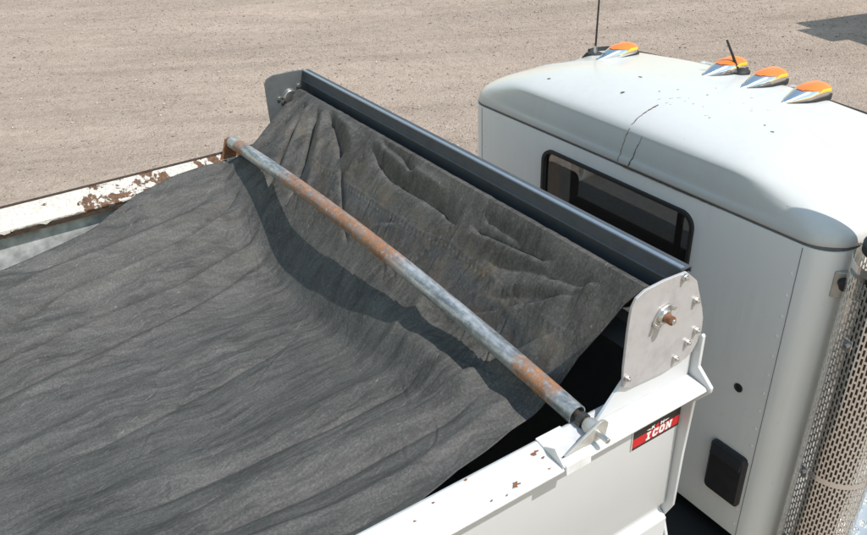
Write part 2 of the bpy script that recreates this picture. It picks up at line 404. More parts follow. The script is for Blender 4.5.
boolean_cut(shell, [cutter(G().prism(rrect(WX0+.012, WX1-.012, WZ0+.012, WZ1-.012, .065), 'y', YR-.1, YR+.12)),
                    cutter(G().prism(rrect(1.15, 1.85, 1.93, 2.52, .06), 'x', -1.3, 1.3)),
                    cutter(G().prism(rrect(-1.0, 1.0, 1.95, 2.58, .08), 'y', YF-.12, YF+.12))])
for f in shell.data.polygons: f.use_smooth = True
bm = bmesh.new(); bm.from_mesh(shell.data)
for e in bm.edges:
    if len(e.link_faces) == 2 and e.calc_face_angle(0) > R(28): e.smooth = False
bm.to_mesh(shell.data); bm.free()
# roof cap: rounded rings from the seam up to a crowned top
def ztop(x, y): return 2.952-.080*(x/.95)**2-.068*(y-1.15)
RY1 = 2.0
base = rrect(-HX, HX, YR, RY1, .15, 16)
# extra points along the straight sides
pts = []
for a, b in zip(base, base[1:]+base[:1]):
    m_ = max(1, int(math.dist(a, b)/.05)); pts += [(a[0]+(b[0]-a[0])*t/m_, a[1]+(b[1]-a[1])*t/m_) for t in range(m_)]
band = [(.012, 2.676), (-.001, 2.677), (-.004, 2.684), (-.003, 2.705), (.001, 2.714), (.0035, 2.722), (.004, 2.740), (.008, 2.775), (.0165, 2.818), (.0185, 2.827), (.0185, 2.831), (.0205, 2.836)]
NB, NT_ = len(band), 24
sm = lambda t: t*t*(3-2*t)
rg = [[] for _ in range(NB+NT_+9)]
for px, py in pts:
    cx, cy = max(-.50, min(.50, px)), 1.50
    D = math.hypot(cx-px, cy-py); ux, uy = (cx-px)/D, (cy-py)/D
    rear = sm(min(1, max(0, (1.25-py)/.2)))
    q = max(sm(min(1, max(0, (abs(px)-.62)/.46))), 1-rear)
    f = min(1.5, D/min(.55, max(.1, D)) if rear > 0 and abs(px) > .5 else 1)
    L = .46*f if py < 1.62 else .46-.29*sm(min(1, (py-1.62)/.2))
    for i in range(NB+NT_):
        if i < NB: da, ka = band[i]; za = ka
        else:
            t = (i-NB+1)/NT_; da = .0205+.50*t**1.6; u = min(1, (da-.0225)/.50); u = max(u, 0)
            za = 2.838+(1-(1-u)**2.2)**.62*(ztop(px+ux*da, py+uy*da)-2.838)
        if i < 3: db, zb = da, za
        else:
            th = math.pi/2*((i-2)/(NB+NT_-3))**.9; db = L*(1-math.cos(th)); zb = 2.686+(ztop(px+ux*db, py+uy*db)-2.686)*math.sin(th)**.92
        d_ = da*(1-q)+db*q; z_ = za*(1-q)+zb*q
        rg[i].append((px+ux*d_, py+uy*d_, z_))
    for k in range(9):
        t = (k+1)/9; x, y = px+ux*(d_+(D-d_)*t), py+uy*(d_+(D-d_)*t)
        rg[NB+NT_+k].append((x, y, ztop(x, y)))
g = G(); g.rings(rg, cap1=False)
roof = mk('cab_roof', g, 'cab_paint_sunlit', truck, smooth=True, angle=75)
bvh = BVHTree.FromPolygons([Vector(p) for p in g.v], g.f)
def roofz(x, y):
    h = bvh.ray_cast(Vector((x, y, 4)), Vector((0, 0, -1))); return h[0].z if h[0] else 2.85
# seam gasket between shell and roof
g = G(); g.rings([[(x, y, 2.655) for x, y in outline(.004)], [(x, y, 2.68) for x, y in outline(.004)]], cap0=False, cap1=False)
mk('roof_seam', g, 'seam_dark', truck, smooth=True)
# vertical panel joints and rivets of the back wall
for x in (-1.0, 1.0):
    mk('panel_joint', G().box(x-.0013, x+.0013, YR-.0008, YR+.002, 1.09, 2.655), 'seam_dark', truck)
def repeat(first, offs):
    for o in offs:
        c = first.copy(); COL.objects.link(c); c.location = first.location+Vector(o)
rv = mk('rivet', G().rings([[(.978+r*math.cos(a), YR-h, 1.16+r*math.sin(a)) for a in np.linspace(0, 2*math.pi, 8, False)] for r, h in ((.0065, 0), (.0055, .0022), (.002, .003))]), 'cab_paint', truck, smooth=True)
repeat(rv, [(dx, 0, k*.098) for k in range(15) for dx in (0, -1.956) if k or dx])
# windows
def window(y, x0, x1, z0, z1, rad, out):
    fr = rrect(x0, x1, z0, z1, rad, 8); fi = rrect(x0+.026, x1-.026, z0+.026, z1-.026, rad-.02, 8); n = len(fr)
    ym = y+out
    g = G(); vs = [(u, y+.02*np.sign(-out), v) for u, v in fr]+[(u*1, ym, v) for u, v in rrect(x0+.004, x1-.004, z0+.004, z1-.004, rad-.004, 8)]
    vs += [(u, ym, v) for u, v in rrect(x0+.019, x1-.019, z0+.019, z1-.019, rad-.015, 8)]+[(u, y+.02*np.sign(-out), v) for u, v in fi]
    fs = [(k*n+j, k*n+(j+1) % n, ((k+1) % 4)*n+(j+1) % n, ((k+1) % 4)*n+j) for k in range(4) for j in range(n)]
    g.add(vs, fs); return g, fi
gg, fi = window(YR, WX0, WX1, WZ0, WZ1, .075, -.013)
win = mk('rear_window', G().prism(fi, 'y', YR+.006, YR+.010), 'tinted_glass', truck)
mk('window_gasket', gg, 'black_rubber', win, smooth=True, angle=50)
mk('window_divider', G().box(.405, .43, YR+.012, YR+.03, WZ0+.03, WZ1-.03), 'black_rubber', win)
for sx in (-1, 1):
    mk('side_window', G().prism(rrect(1.155, 1.845, 1.935, 2.515, .055), 'x', sx*1.108, sx*1.112), 'clear_glass', truck)
mk('windscreen', G().prism(rrect(-.99, .99, 1.96, 2.57, .07), 'y', YF-.025, YF-.02), 'clear_glass', truck)
# interior seen through the glass
mk('cab_floor', G().box(-1.09, 1.09, YR+.04, YF-.04, 1.10, 1.13), 'inside_dark', truck)
for x in (-.52, .52):
    st = mk('seat', G().prism(rrect(x-.26, x+.26, 1.30, 1.62, .05), 'y', 1.14, 1.68), 'seat_cloth', truck, bevel=.03)
    mk('seat_back', G().prism(rrect(x-.25, x+.25, 1.60, 2.24, .07), 'y', 1.05, 1.18), 'seat_cloth', st, bevel=.03)
    mk('headrest', G().prism(rrect(x-.13, x+.13, 2.26, 2.42, .05), 'y', 1.07, 1.15), 'seat_cloth', st, bevel=.025)
mk('dashboard', G().prism([(1.62, 1.5), (1.60, 1.86), (1.66, 1.93), (1.955, 1.96), (1.955, 1.5)], 'x', -1.08, 1.08), 'dash_grey', truck, bevel=.01)
mk('rear_shelf', G().prism([(1.10, 1.13), (1.12, 2.25), (1.16, 2.27), (1.20, 2.25), (1.24, 1.13)], 'x', -1.05, 1.05), 'seat_cloth', truck, bevel=.02)
mk('rear_trim', G().box(-1.08, 1.08, YR+.04, YR+.06, 1.13, 2.17), 'inside_dark', truck)

# black louvred cover and round plug on the back wall
x0, x1, z0, z1 = .795, .985, 1.272, 1.567
a = rrect(x0, x1, z0, z1, .025, 5); b = rrect(x0+.012, x1-.012, z0+.012, z1-.012, .018, 5)
vent = mk('vent_cover', G().rings([[(u, YR-.0005, v) for u, v in a], [(u, YR-.016, v) for u, v in a], [(u, YR-.026, v-.0) for u, v in b]], cap0=False), 'black_plastic', truck, smooth=True, angle=25)
mk('vent_hood', G().prism([(YR-.024, z1-.012), (YR-.044, z1-.062), (YR-.024, z1-.075)], 'x', x0+.014, x1-.014), 'black_plastic', vent, bevel=.003)
mk('wall_plug', G().rings([[(.862+r*math.cos(t), YR-h, 1.898+r*math.sin(t)) for t in np.linspace(0, 2*math.pi, 18, False)] for r, h in ((.021, -.001), (.021, .004), (.016, .006), (.013, .003))]), 'black_rubber', truck, smooth=True)

# front gasket of the roof with its white clips, and the low rain strip
g = G(); fr = [(x, y) for x, y in rrect(-HX+.075, HX-.075, YR, 1.995, .2, 12) if y > 1.80]
fr += [(x, 1.995) for x in np.linspace(-.8, .8, 17)]
fr.sort(key=lambda p: p[0])
g.tube([(x*.985, y-.045, roofz(x*.985, y-.045)+.010) for x, y in fr], .017, 8)
mk('visor_gasket', g, 'black_rubber', truck, smooth=True)
for x in (-.30, -.24, .24):
    mk('gasket_clip', G().obox((x, 1.915, roofz(x, 1.915)+.012), (.024, .004, 0), (-.002, .018, 0), (0, 0, .007)), 'inside_white', truck, bevel=.003)

# amber marker lights: one built, the others copied with their parts
def marker(x, y):
    z = roofz(x, y)-.006
    Lh = .150
    wd = lambda t: .056*min(1, (t/.50))**.8 if t < .86 else .056-.012*((t-.86)/.14)**2
    hz = lambda t: .004+.052*math.sin(min(1, t/.72)*math.pi/2)**1.25 if t < .80 else .056-.016*((t-.80)/.20)**2
    A = np.linspace(0, math.pi, 15)
    def sect(t, grow=0, lo=0):
        hw, H, yy = wd(t)+grow, hz(t)+grow, y-Lh+2*Lh*t
        a0 = math.asin(min(.97, max(0, lo/H)**1.18)) if lo > 0 else 0
        return [(x+hw*math.copysign(abs(math.cos(a))**.8, math.cos(a)), yy, z+.012+H*max(0, math.sin(a))**.85) for a in np.linspace(a0, math.pi-a0, 15)]
    mkp = mk('marker_light', G().rings([[(x+c*(wd(t)+.007), y-Lh*1.04+2.08*Lh*t, z-.012+q) for c, q in ((1, 0), (1, .026), (-1, .026), (-1, 0))] for t in (.015, .06, .14, .26, .40, .55, .86, .95, 1.0)]), 'black_rubber', truck, bevel=.003)
    mk('light_housing', G().rings([sect(t) for t in np.linspace(.015, 1, 20)]), 'chrome', mkp, smooth=True, angle=50)
    lens = [sect(t, .0022, (.046-.028*((t-.40)/.60))) for t in np.linspace(.40, 1.0, 16)]
    back = [(px, py+.0025, pz) for px, py, pz in lens[-1]]
    mk('light_lens', G().rings(lens+[back], closed=False, cap0=False, cap1=True), 'amber_lens', mkp, smooth=True, angle=60)
    mk('light_reflector', G().prism([(y+.045, z+.039), (y+.125, z+.030), (y+.125, z+.045), (y+.075, z+.049)], 'x', x+.050, x+.0605), 'amber_bulb', mkp, bevel=.003)
    return mkp
def copy_part(o, dx, dy, dz, rz=0):
    c = o.copy(); COL.objects.link(c); c.location = o.location+Vector((dx, dy, dz)); c.rotation_euler.z = rz
    for ch in o.children:
        d = ch.copy(); COL.objects.link(d); d.parent = c
    return c
mx, my = .15, 1.76
m0 = marker(mx, my); z0_ = roofz(mx, my)
for x, y, rz in ((-.725, 1.665, .08), (-.085, 1.765, .02), (.385, 1.75, -.03), (.96, 1.65, -.08)):
    copy_part(m0, x-mx, y-my, roofz(x, y)-z0_, rz)

# antennas
ax, ay = -.875, 1.665; az = 2.825
an = mk('whip_antenna', G().tube([(ax, ay, az+.03), (ax+.002, ay, az+.35), (ax+.006, ay+.004, az+.95)], [.006, .005, .003], 8), 'black_rubber', truck, smooth=True)
mk('antenna_bracket', G().prism([(ax-.07, az-.16), (ax-.075, az+.0), (ax-.04, az+.035), (ax+.09, az+.03), (ax+.11, az+.0), (ax+.06, az-.16)], 'y', ay-.035, ay+.045), 'black_plastic', an, bevel=.006)
mk('antenna_spring', G().tube([(ax, ay, az+.03), (ax, ay, az+.075)], [.011, .009], 10), 'bolt_zinc', an, smooth=True)
bx, by = -.03, 1.83; bz = roofz(bx, by)
sh = mk('stub_antenna', G().tube([(bx, by, bz+.01), (bx-.025, by-.03, bz+.09), (bx-.05, by-.06, bz+.165)], [.008, .0065, .0055], 8), 'black_rubber', truck, smooth=True)
mk('antenna_foot', G().rings([[(bx+rx*math.cos(t)+.012, by+ry*math.sin(t)+.015, bz+h) for t in np.linspace(0, 2*math.pi, 16, False)] for rx, ry, h in ((.034, .05, -.004), (.034, .05, .008), (.022, .034, .018), (.008, .012, .024))]), 'black_rubber', sh, smooth=True)

# cracks and dirt runs across the roof edge, laid 1 mm over the paint
def on_roof(x, y): return Vector((x, y, roofz(x, y)+.0012))
def back_pt(x, z):
    h = bvh.ray_cast(Vector((x, .5, z)), Vector((0, 1, 0))); p = h[0] if h[0] else Vector((x, YR, z)); return p+Vector((0, -.0012, 0))
def ribbon(pts, wid):
    g = G(); L = []
    for i, p in enumerate(pts):
        a, b = pts[max(0, i-1)], pts[min(len(pts)-1, i+1)]; d = (b-a).normalized()
        sdir = d.cross((CAM-p).normalized()).normalized()*wid[i]*.5*(1+random.uniform(-.4, .4)); L.append([p-sdir, p+sdir])
    g.rings(L, closed=False, cap0=False, cap1=False); return g
def jag(p0, p1, n, f, w0, w1, amp=.003):
    out = []; w = []
    for i in range(n+1):
        t = i/n; q = (p0[0]*(1-t)+p1[0]*t+random.uniform(-amp, amp), p0[1]*(1-t)+p1[1]*t); out.append(f(*q)); w.append(w0*(1-t)+w1*t)
    return ribbon(out, w)
mk('roof_crack', jag((.085, 1.135), (.075, .985), 14, on_roof, .007, .005), 'stain_brown', roof)
mk('roof_crack', jag((.075, 2.845), (.045, 2.682), 16, back_pt, .005, .003), 'stain_pale', roof)
mk('roof_crack', jag((.155, 2.83), (.115, 2.682), 14, back_pt, .002, .006), 'stain_brown', roof)
for i in range(16):
    t = random.random()**1.4; q = (.10+.30*t+random.gauss(0, .07), 1.14+.40*t+random.gauss(0, .07)); l = random.uniform(.005, .022)
    mk('dirt_streak', jag(q, (q[0]+l*.5, q[1]+l*.9), 3, on_roof, .0016, .0008, .001), 'stain_pale', roof)
mk('roof_crack', jag((.07, 2.668), (.62, 2.664), 26, lambda x, z: Vector((x, YR-.0055, z+.006+random.uniform(-.001, .001))), .008, .003, .0), 'stain_brown', roof)
for x, y, s in ((-.145, 1.14, .016), (-.235, 1.35, .013), (-.60, 1.08, .012), (.52, 1.30, .008), (.58, 1.27, .009), (-.02, 1.25, .006), (.15, 1.38, .007), (.02, 1.33, .006), (.33, 1.18, .005), (.1, 1.5, .005)):
    p = [on_roof(x+s*random.uniform(.5, 1.1)*math.cos(a), y+s*random.uniform(.4, .9)*math.sin(a)) for a in np.linspace(0, 2*math.pi, 9, False)]
    mk('paint_chip', G().add(p, [tuple(range(9))]), 'stain_brown' if s > .009 else 'seam_dark', roof)

# exhaust stack with perforated heat shield
SX, SY, SR = 1.276, 1.08, .14
stk = mk('exhaust_stack', G().tube([(SX, SY, .9), (SX, SY, 2.72), (SX, SY, 2.76), (SX, SY, 3.5)], [.078, .078, .062, .062], 28), 'brown_steel', truck, smooth=True)
NC, RH, Z0, Z1 = 64, .0385, .93, 2.645
g = G(); NR = int((Z1-Z0)/RH); dth = 2*math.pi/NC
def sp(th, z): return (SX+SR*math.cos(th), SY+SR*math.sin(th), z)
th0 = R(199)                        # folded plain edge that faces the cab corner
for c in range(4, NC-3):
    t0 = th0+c*dth; t1 = t0+dth*.42; t2 = t0+dth
    for q in range(NR):
        za, zb = Z0+q*RH, Z0+(q+1)*RH
        g.add([sp(t0, za), sp(t1, za), sp(t1, zb), sp(t0, zb)], [(0, 1, 2, 3)])
        off = (.5*RH if c % 2 else 0)
        za += off; zb = za+RH*.27
        if c < NC-4 and zb < Z1: g.add([sp(t1, za), sp(t2, za), sp(t2, zb), sp(t1, zb)], [(0, 1, 2, 3)])
for a, b in ((0, 4), (NC-3, NC-2)):
    for c in np.arange(a, b, .5):
        g.add([sp(th0+c*dth, Z0), sp(th0+(c+.5)*dth, Z0), sp(th0+(c+.5)*dth, Z1), sp(th0+c*dth, Z1)], [(0, 1, 2, 3)])
for za, zb in ((Z0-.02, Z0), (Z1, Z1+.03), (1.70, 1.725)):
    for c in np.arange(0, NC-2, 1):
        g.add([sp(th0+c*dth, za), sp(th0+(c+1)*dth, za), sp(th0+(c+1)*dth, zb), sp(th0+c*dth, zb)], [(0, 1, 2, 3)])
me = mk('heat_shield', g, 'stainless', stk, solid=.0016)
for z, th in ((2.36, 262), (1.70, 250), (1.30, 250)):
    c = Vector((math.cos(R(th)), math.sin(R(th)), 0)); p = Vector((SX, SY, z))+c*(SR+.001)
    bt = mk('shield_pad', G().obox(p, c*.002, Vector((-c.y, c.x, 0))*.018, (0, 0, .026)), 'stainless', stk, bevel=.001)
    mk('shield_bolt', G().tube([p, p+c*.012], .008, 6), 'bolt_zinc', stk)
cb = mk('stack_bracket', G().obox((1.15, 1.06, 2.53), (.012, -.02, 0), (.05, .035, 0), (0, 0, .055)), 'bracket_steel', stk, bevel=.004)
mk('rubber_mount', G().tube([(1.135, 1.035, 2.545), (1.165, 1.0, 2.545)], .022, 14), 'black_rubber', stk, bevel=.004)
mk('clamp_band', G().rings([[(SX+r*math.cos(t), SY+r*math.sin(t), z) for t in np.linspace(0, 2*math.pi, 32, False)] for r, z in ((.11, 2.70), (.118, 2.705), (.118, 2.735), (.11, 2.74))]), 'black_rubber', stk, smooth=True)

# chassis, steps and running gear below the cab
ch = mk('chassis_frame', G().box(-.43, -.35, -4.6, 4.4, .72, .98).box(.35, .43, -4.6, 4.4, .72, .98).box(-.35, .35, .4, .5, .76, .92).box(-.35, .35, -2.4, -2.3, .76, .92), 'frame_black', truck, bevel=.006)
mk('deck_plate', G().box(-1.05, 1.05, .16, 2.2, .99, 1.0), 'frame_black', truck)
mk('air_tank', G().tube([(.55, .50, .86), (1.02, .50, .86)], .1, 18), 'frame_black', truck, bevel=.02)
mk('frame_hose', G().tube([(.2, .4, 1.05), (.5, .55, 1.12), (.8, .7, 1.06), (.95, .92, 1.04)], .016, 8).tube([(.25, .3, 1.05), (.55, .45, 1.08), (.7, .8, 1.1)], .012, 8), 'black_rubber', truck, smooth=True)
mk('fuel_tank', G().tube([(1.28, 1.62, .70), (1.28, 3.1, .70)], .30, 32), 'aluminium', truck, bevel=.03)
stp = mk('tread_step', G().box(1.10, 1.60, 1.28, 1.98, 1.02, 1.06), 'aluminium', truck, bevel=.008)
td = mk('tread_dimple', G().rings([[(1.15+r*math.cos(t), 1.33+r*math.sin(t), 1.06+h) for t in np.linspace(0, 2*math.pi, 10, False)] for r, h in ((.022, .0), (.017, .01), (.011, .011), (.009, .001))]), 'aluminium', stp, smooth=True)
repeat(td, [(i*.07, j*.07, 0) for i in range(7) for j in range(9) if i or j])
mk('grab_rail', G().tube([(1.50, 1.18, .80), (1.50, 1.20, 1.35), (1.48, 1.30, 1.75)], .02, 12), 'brown_steel', truck, smooth=True)
mk('battery_box', G().box(1.10, 1.60, 2.05, 2.6, .95, 1.2), 'aluminium', truck, bevel=.03)
hd = mk('engine_hood', G().rings([[(u, y, v) for u, v in rrect(-w_, w_, 1.0, h, .18, 6)] for y, w_, h in ((2.01, 1.0, 1.96), (3.0, .85, 1.85), (3.7, .74, 1.70), (3.95, .66, 1.58))]), 'cab_paint', truck, smooth=True)
mk('front_fender', G().rings([[(u, y, v) for u, v in rrect(-1.16, 1.16, .85, h, .1, 5)] for y, h in ((2.5, 1.05), (2.75, 1.28), (3.3, 1.30), (3.8, 1.1))]), 'cab_paint', truck, smooth=True)
mk('front_bumper', G().prism(rrect(-1.18, 1.18, .45, .82, .06), 'y', 4.05, 4.2), 'chrome', truck, bevel=.02)
def wheel(x, y, wd):
    r = .51; sx = 1 if x > 0 else -1
    pr = [(.29, 0), (.46, .0), (.50, .02), (.51, .05), (.51, wd-.05), (.50, wd-.02), (.46, wd), (.29, wd)]
    wh = mk('wheel', G().rings([[(x+sx*(h-wd), y+q*math.cos(t), .515+q*math.sin(t)) for t in np.linspace(0, 2*math.pi, 40, False)] for q, h in pr], cap0=False, cap1=False), 'tyre_rubber', truck, smooth=True)
    mk('rim', G().rings([[(x+sx*(h-wd), y+q*math.cos(t), .515+q*math.sin(t)) for t in np.linspace(0, 2*math.pi, 32, False)] for q, h in ((.29, wd), (.27, wd-.01), (.25, wd-.10), (.12, wd-.12), (.11, wd-.02), (.02, wd-.01))]), 'aluminium', wh, smooth=True)
for x in (-1.2, 1.2):
    wheel(x, 3.1, .30); wheel(x, -2.2, .55); wheel(x, -3.5, .55)

# ------------------------------------------------------------------ dump body
body = thing('dump_body', 'white steel dump body with flaked rails and tarp roller at its front', 'dump body', (0, -2.2, 1.2))
YB, YE = .10, -4.6
# near (right) wall
nw = mk('side_wall', G().prism([(1.165, 1.25), (1.165, 2.55), (1.20, 2.55), (1.20, 2.03), (1.185, 2.005), (1.185, 1.985), (1.215, 1.965), (1.215, 1.25)], 'y', YE, YB), 'body_paint', body, bevel=.004)
rl = mk('top_rail', G().prism([(1.160, 2.590), (1.172, 2.597), (1.276, 2.580), (1.284, 2.571), (1.236, 2.503), (1.202, 2.503), (1.202, 2.545), (1.160, 2.545)], 'y', YE, YB), 'rail_paint', body, bevel=.004)
fl = mk('front_flange', G().prism([(1.17, 2.70), (1.228, 2.748), (1.235, 2.742), (1.235, 2.632), (1.292, 2.583), (1.291, 2.566), (1.240, 2.498), (1.231, 2.265), (1.228, 2.03), (1.196, 1.95), (1.222, 1.873), (1.222, 1.25), (1.17, 1.25)], 'y', YB+.002, YB+.016), 'body_paint', body, bevel=.003)
mk('corner_gusset', G().prism([(-.285, 2.594), (.098, 2.590), (.098, 2.742), (-.10, 2.76), (-.188, 2.70)], 'x', 1.196, 1.208), 'body_paint', body, bevel=.003)
# chips of rust on the near rail
for y, x, s in ((-.615, 1.255, .010), (-.43, 1.18, .007), (-.72, 1.175, .004), (-.83, 1.19, .004), (-.505, 1.262, .004), (-.70, 1.262, .004), (-.655, 1.268, .0035), (-.505, 1.20, .009), (-.497, 1.225, .005), (-.90, 1.21, .004)):
    zz = 2.597-(x-1.172)*.1635+.001
    rr_ = [random.uniform(.3, 1.25) for _ in range(13)]; g = G().add([(x+s*r_*.8*math.cos(a), y+s*1.5*r_*math.sin(a), zz-(s*r_*.8*math.cos(a))*.1635) for a, r_ in zip(np.linspace(0, 2*math.pi, 13, False), rr_)], [tuple(range(13))])
    mk('rust_spot', g, 'rust', rl)
# far (left) wall: flaked rail leaning inwards, recessed inner wall
fwall = mk('side_wall', G().prism([(-1.215, 2.57), (-1.215, 1.25), (-1.25, 1.25), (-1.25, 2.57)], 'y', YE, YB), 'inside_white', body, bevel=.004)
frl = mk('top_rail', G().prism([(-1.176, 2.575), (-1.172, 2.590), (-1.285, 2.646), (-1.30, 2.644), (-1.30, 2.56), (-1.252, 2.56), (-1.252, 2.585), (-1.20, 2.568)], 'y', YE, YB-.3), 'flaked_paint', body, bevel=.003)
mk('rusty_edge', G().box(-1.308, -1.288, YE, YB-.3, 2.640, 2.6505), 'dark_rust', frl, bevel=.003)
g = G(); y = YE
ps = []
while y < -.45:
    ps.append((y, 2.587-abs(random.gauss(0, .006))-(.012 if random.random() < .15 else 0))); y += random.uniform(.004, .03)
g.add([(-1.1705, a, 2.590) for a, b in ps]+[(-1.1702, a, b) for a, b in ps], [(i, i+1, len(ps)+i+1, len(ps)+i) for i in range(len(ps)-1)])
mk('paint_flake', g, 'flaked_paint', frl)
mk('rust_lip', G().box(-1.196, -1.1745, YE, YB-.3, 2.555, 2.574), 'dark_rust', frl)
mk('front_flange', G().prism([(-1.17, 2.70), (-1.235, 2.74), (-1.235, 2.632), (-1.30, 2.63), (-1.30, 2.55), (-1.255, 2.5), (-1.255, 1.25), (-1.17, 1.25)], 'y', YB+.002, YB+.016), 'body_paint', body, bevel=.003)
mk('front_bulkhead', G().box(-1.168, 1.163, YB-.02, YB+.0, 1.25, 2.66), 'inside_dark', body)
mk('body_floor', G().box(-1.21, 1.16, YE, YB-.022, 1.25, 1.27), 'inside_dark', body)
tg = mk('tailgate', G().box(-1.25, 1.21, YE-.05, YE-.002, 1.25, 2.58), 'body_paint', body, bevel=.005)
for x in (-.8, 0, .8): mk('gate_rib', G().box(x-.05, x+.05, YE-.11, YE-.052, 1.3, 2.5), 'body_paint', tg, bevel=.008)

# tarp roller housing
hs = mk('roller_housing', G().rings([[(x, y, z) for y, z in [(.030, 2.982), (.030, 2.997), (.026, 3.0), (.0, 3.0), (-.004, 2.996), (-.004, 2.966), (-.005, 2.958), (-.011, 2.955), (-.0125, 2.952), (-.010, 2.9485), (.014, 2.944), (.016, 2.80), (0, 2.72), (-.07, 2.69)]] for x in np.linspace(-1.211, 1.211, 12)], closed=False, cap0=False, cap1=False), 'galvanized_trough', body, solid=.004)
mk('housing_edge_gleam', G().prism([(-.0048, 2.994), (-.0048, 3.0022), (-.001, 3.0032), (.009, 3.0032), (.009, 3.0008)], 'x', -1.205, 1.205), 'sky_gleam_zinc', hs)  # strip painting the sky's gleam along the top edge
PL = [(0.0, 2.997), (.051, 2.95), (.095, 2.84), (.107, 2.80), (.110, 2.754), (.101, 2.722), (.080, 2.690), (.058, 2.676), (-.024, 2.666), (-.173, 2.674), (-.206, 2.690), (-.211, 2.759), (-.2105, 2.88), (-.208, 2.932), (-.204, 2.960), (-.191, 2.983), (-.160, 2.997), (-.088, 3.001)]
mk('end_plate', G().prism(PL, 'x', 1.2125, 1.2215), 'galvanized_plate', hs, bevel=.002)
mk('end_plate', G().prism([(0.004, 3.003), (.03, 2.98), (.03, 2.70), (-.06, 2.66), (-.206, 2.68), (-.211, 2.88), (-.211, 2.97), (-.197, 2.992), (-.164, 3.006), (-.067, 3.007)], 'x', -1.2215, -1.2125), 'dull_zinc', hs, bevel=.002)
for sx, pts in ((1, ((-.011, 2.985), (.054, 2.885), (.078, 2.771), (.045, 2.742), (.001, 2.703), (-.198, 2.722))), (-1, ((-.035, 2.93), (-.125, 2.865), (-.145, 2.885)))):
    for y, z in pts:
        xx = 1.2215 if sx > 0 else -1.2125
        n6 = lambda r, a0: [(y+r*math.cos(a0+t), z+r*math.sin(a0+t)) for t in np.linspace(0, 2*math.pi, 6, False)]
        bo = mk('bolt', G().prism(n6(.011, .3), 'x', xx, xx+.009), 'bolt_zinc', hs, bevel=.0012)
        if sx > 0:
            bo2 = G().tube([(xx+.009, y, z), (xx+.016, y, z)], .0055, 10); me2 = mk('bolt', bo2, 'bolt_zinc', hs, bevel=.001)
# bearing flange with two ears and rusty axle stub
by_, bz_ = -.082, 2.888
pol = []
for t in np.linspace(0, 2*math.pi, 36, False):
    r = .026+.016*max(0, abs(math.cos(t-R(35))))**6; pol.append((by_+r*math.cos(t), bz_+r*math.sin(t)))
brg = mk('axle_bearing', G().prism(pol, 'x', 1.222, 1.229), 'bolt_zinc', hs, bevel=.0015)
mk('bearing_hub', G().rings([[(x, by_+r*math.cos(t), bz_+r*math.sin(t)) for t in np.linspace(0, 2*math.pi, 24, False)] for x, r in ((1.229, .024), (1.236, .023), (1.240, .019), (1.238, .014))]), 'bolt_zinc', hs, smooth=True)
for sg in (-1, 1):
    y, z = by_+sg*.036*math.cos(R(35)), bz_+sg*.036*math.sin(R(35))
    mk('bolt', G().prism([(y+.0075*math.cos(t), z+.0075*math.sin(t)) for t in np.linspace(0, 2*math.pi, 6, False)], 'x', 1.229, 1.241), 'bolt_zinc', hs, bevel=.001)
mk('axle_stub', G().tube([(1.20, by_, bz_), (1.262, by_, bz_)], .0135, 16), 'rust', hs, bevel=.001)
mk('axle_stub', G().tube([(1.262, by_, bz_), (1.268, by_, bz_)], .008, 12), 'bolt_zinc', hs, bevel=.001)
mk('far_bearing', G().tube([(-1.2125, -.09, 2.885), (-1.19, -.09, 2.885)], [.042, .034], 20), 'bolt_zinc', hs, bevel=.003)

# pipe brackets on the rails
ay_, az_ = -.330, 2.620
AP = [(-.450, 2.592), (-.300, 2.588), (-.292, 2.632)]+arc(ay_+.012, az_+.004, .027, 30, 125, 8)
bk = mk('pipe_bracket', G().prism(AP, 'x', 1.252, 1.260), 'bracket_steel', body, bevel=.0015)
mk('bracket_foot', G().prism([(1.255, 2.588), (1.262, 2.594), (1.287, 2.588), (1.290, 2.556), (1.2845, 2.556)], 'y', -.468, -.378), 'rail_paint', bk, bevel=.002)
mk('bracket_foot', G().prism([(1.165, 2.603), (1.252, 2.592), (1.252, 2.586), (1.165, 2.597)], 'y', -.475, -.385), 'rail_paint', bk, bevel=.002)
mk('bracket_end', G().prism([(1.195, 2.595), (1.285, 2.586), (1.262, 2.606), (1.245, 2.622)], 'y', -.474, -.469), 'rail_paint', bk, bevel=.001)
mk('axle_pin', G().tube([(1.235, ay_-.001, az_), (1.302, ay_-.003, az_-.003)], .0085, 14), 'bolt_zinc', bk, bevel=.0015)
fb = mk('pipe_bracket', G().prism([(-.50, 2.60), (-.37, 2.60), (-.375, 2.70), (-.40, 2.735), (-.44, 2.73), (-.465, 2.66)], 'x', -1.262, -1.252), 'rust', body, bevel=.003)
mk('axle_pin', G().tube([(-1.29, -.412, 2.712), (-1.22, -.411, 2.711)], .012, 12), 'rust', fb, bevel=.002)

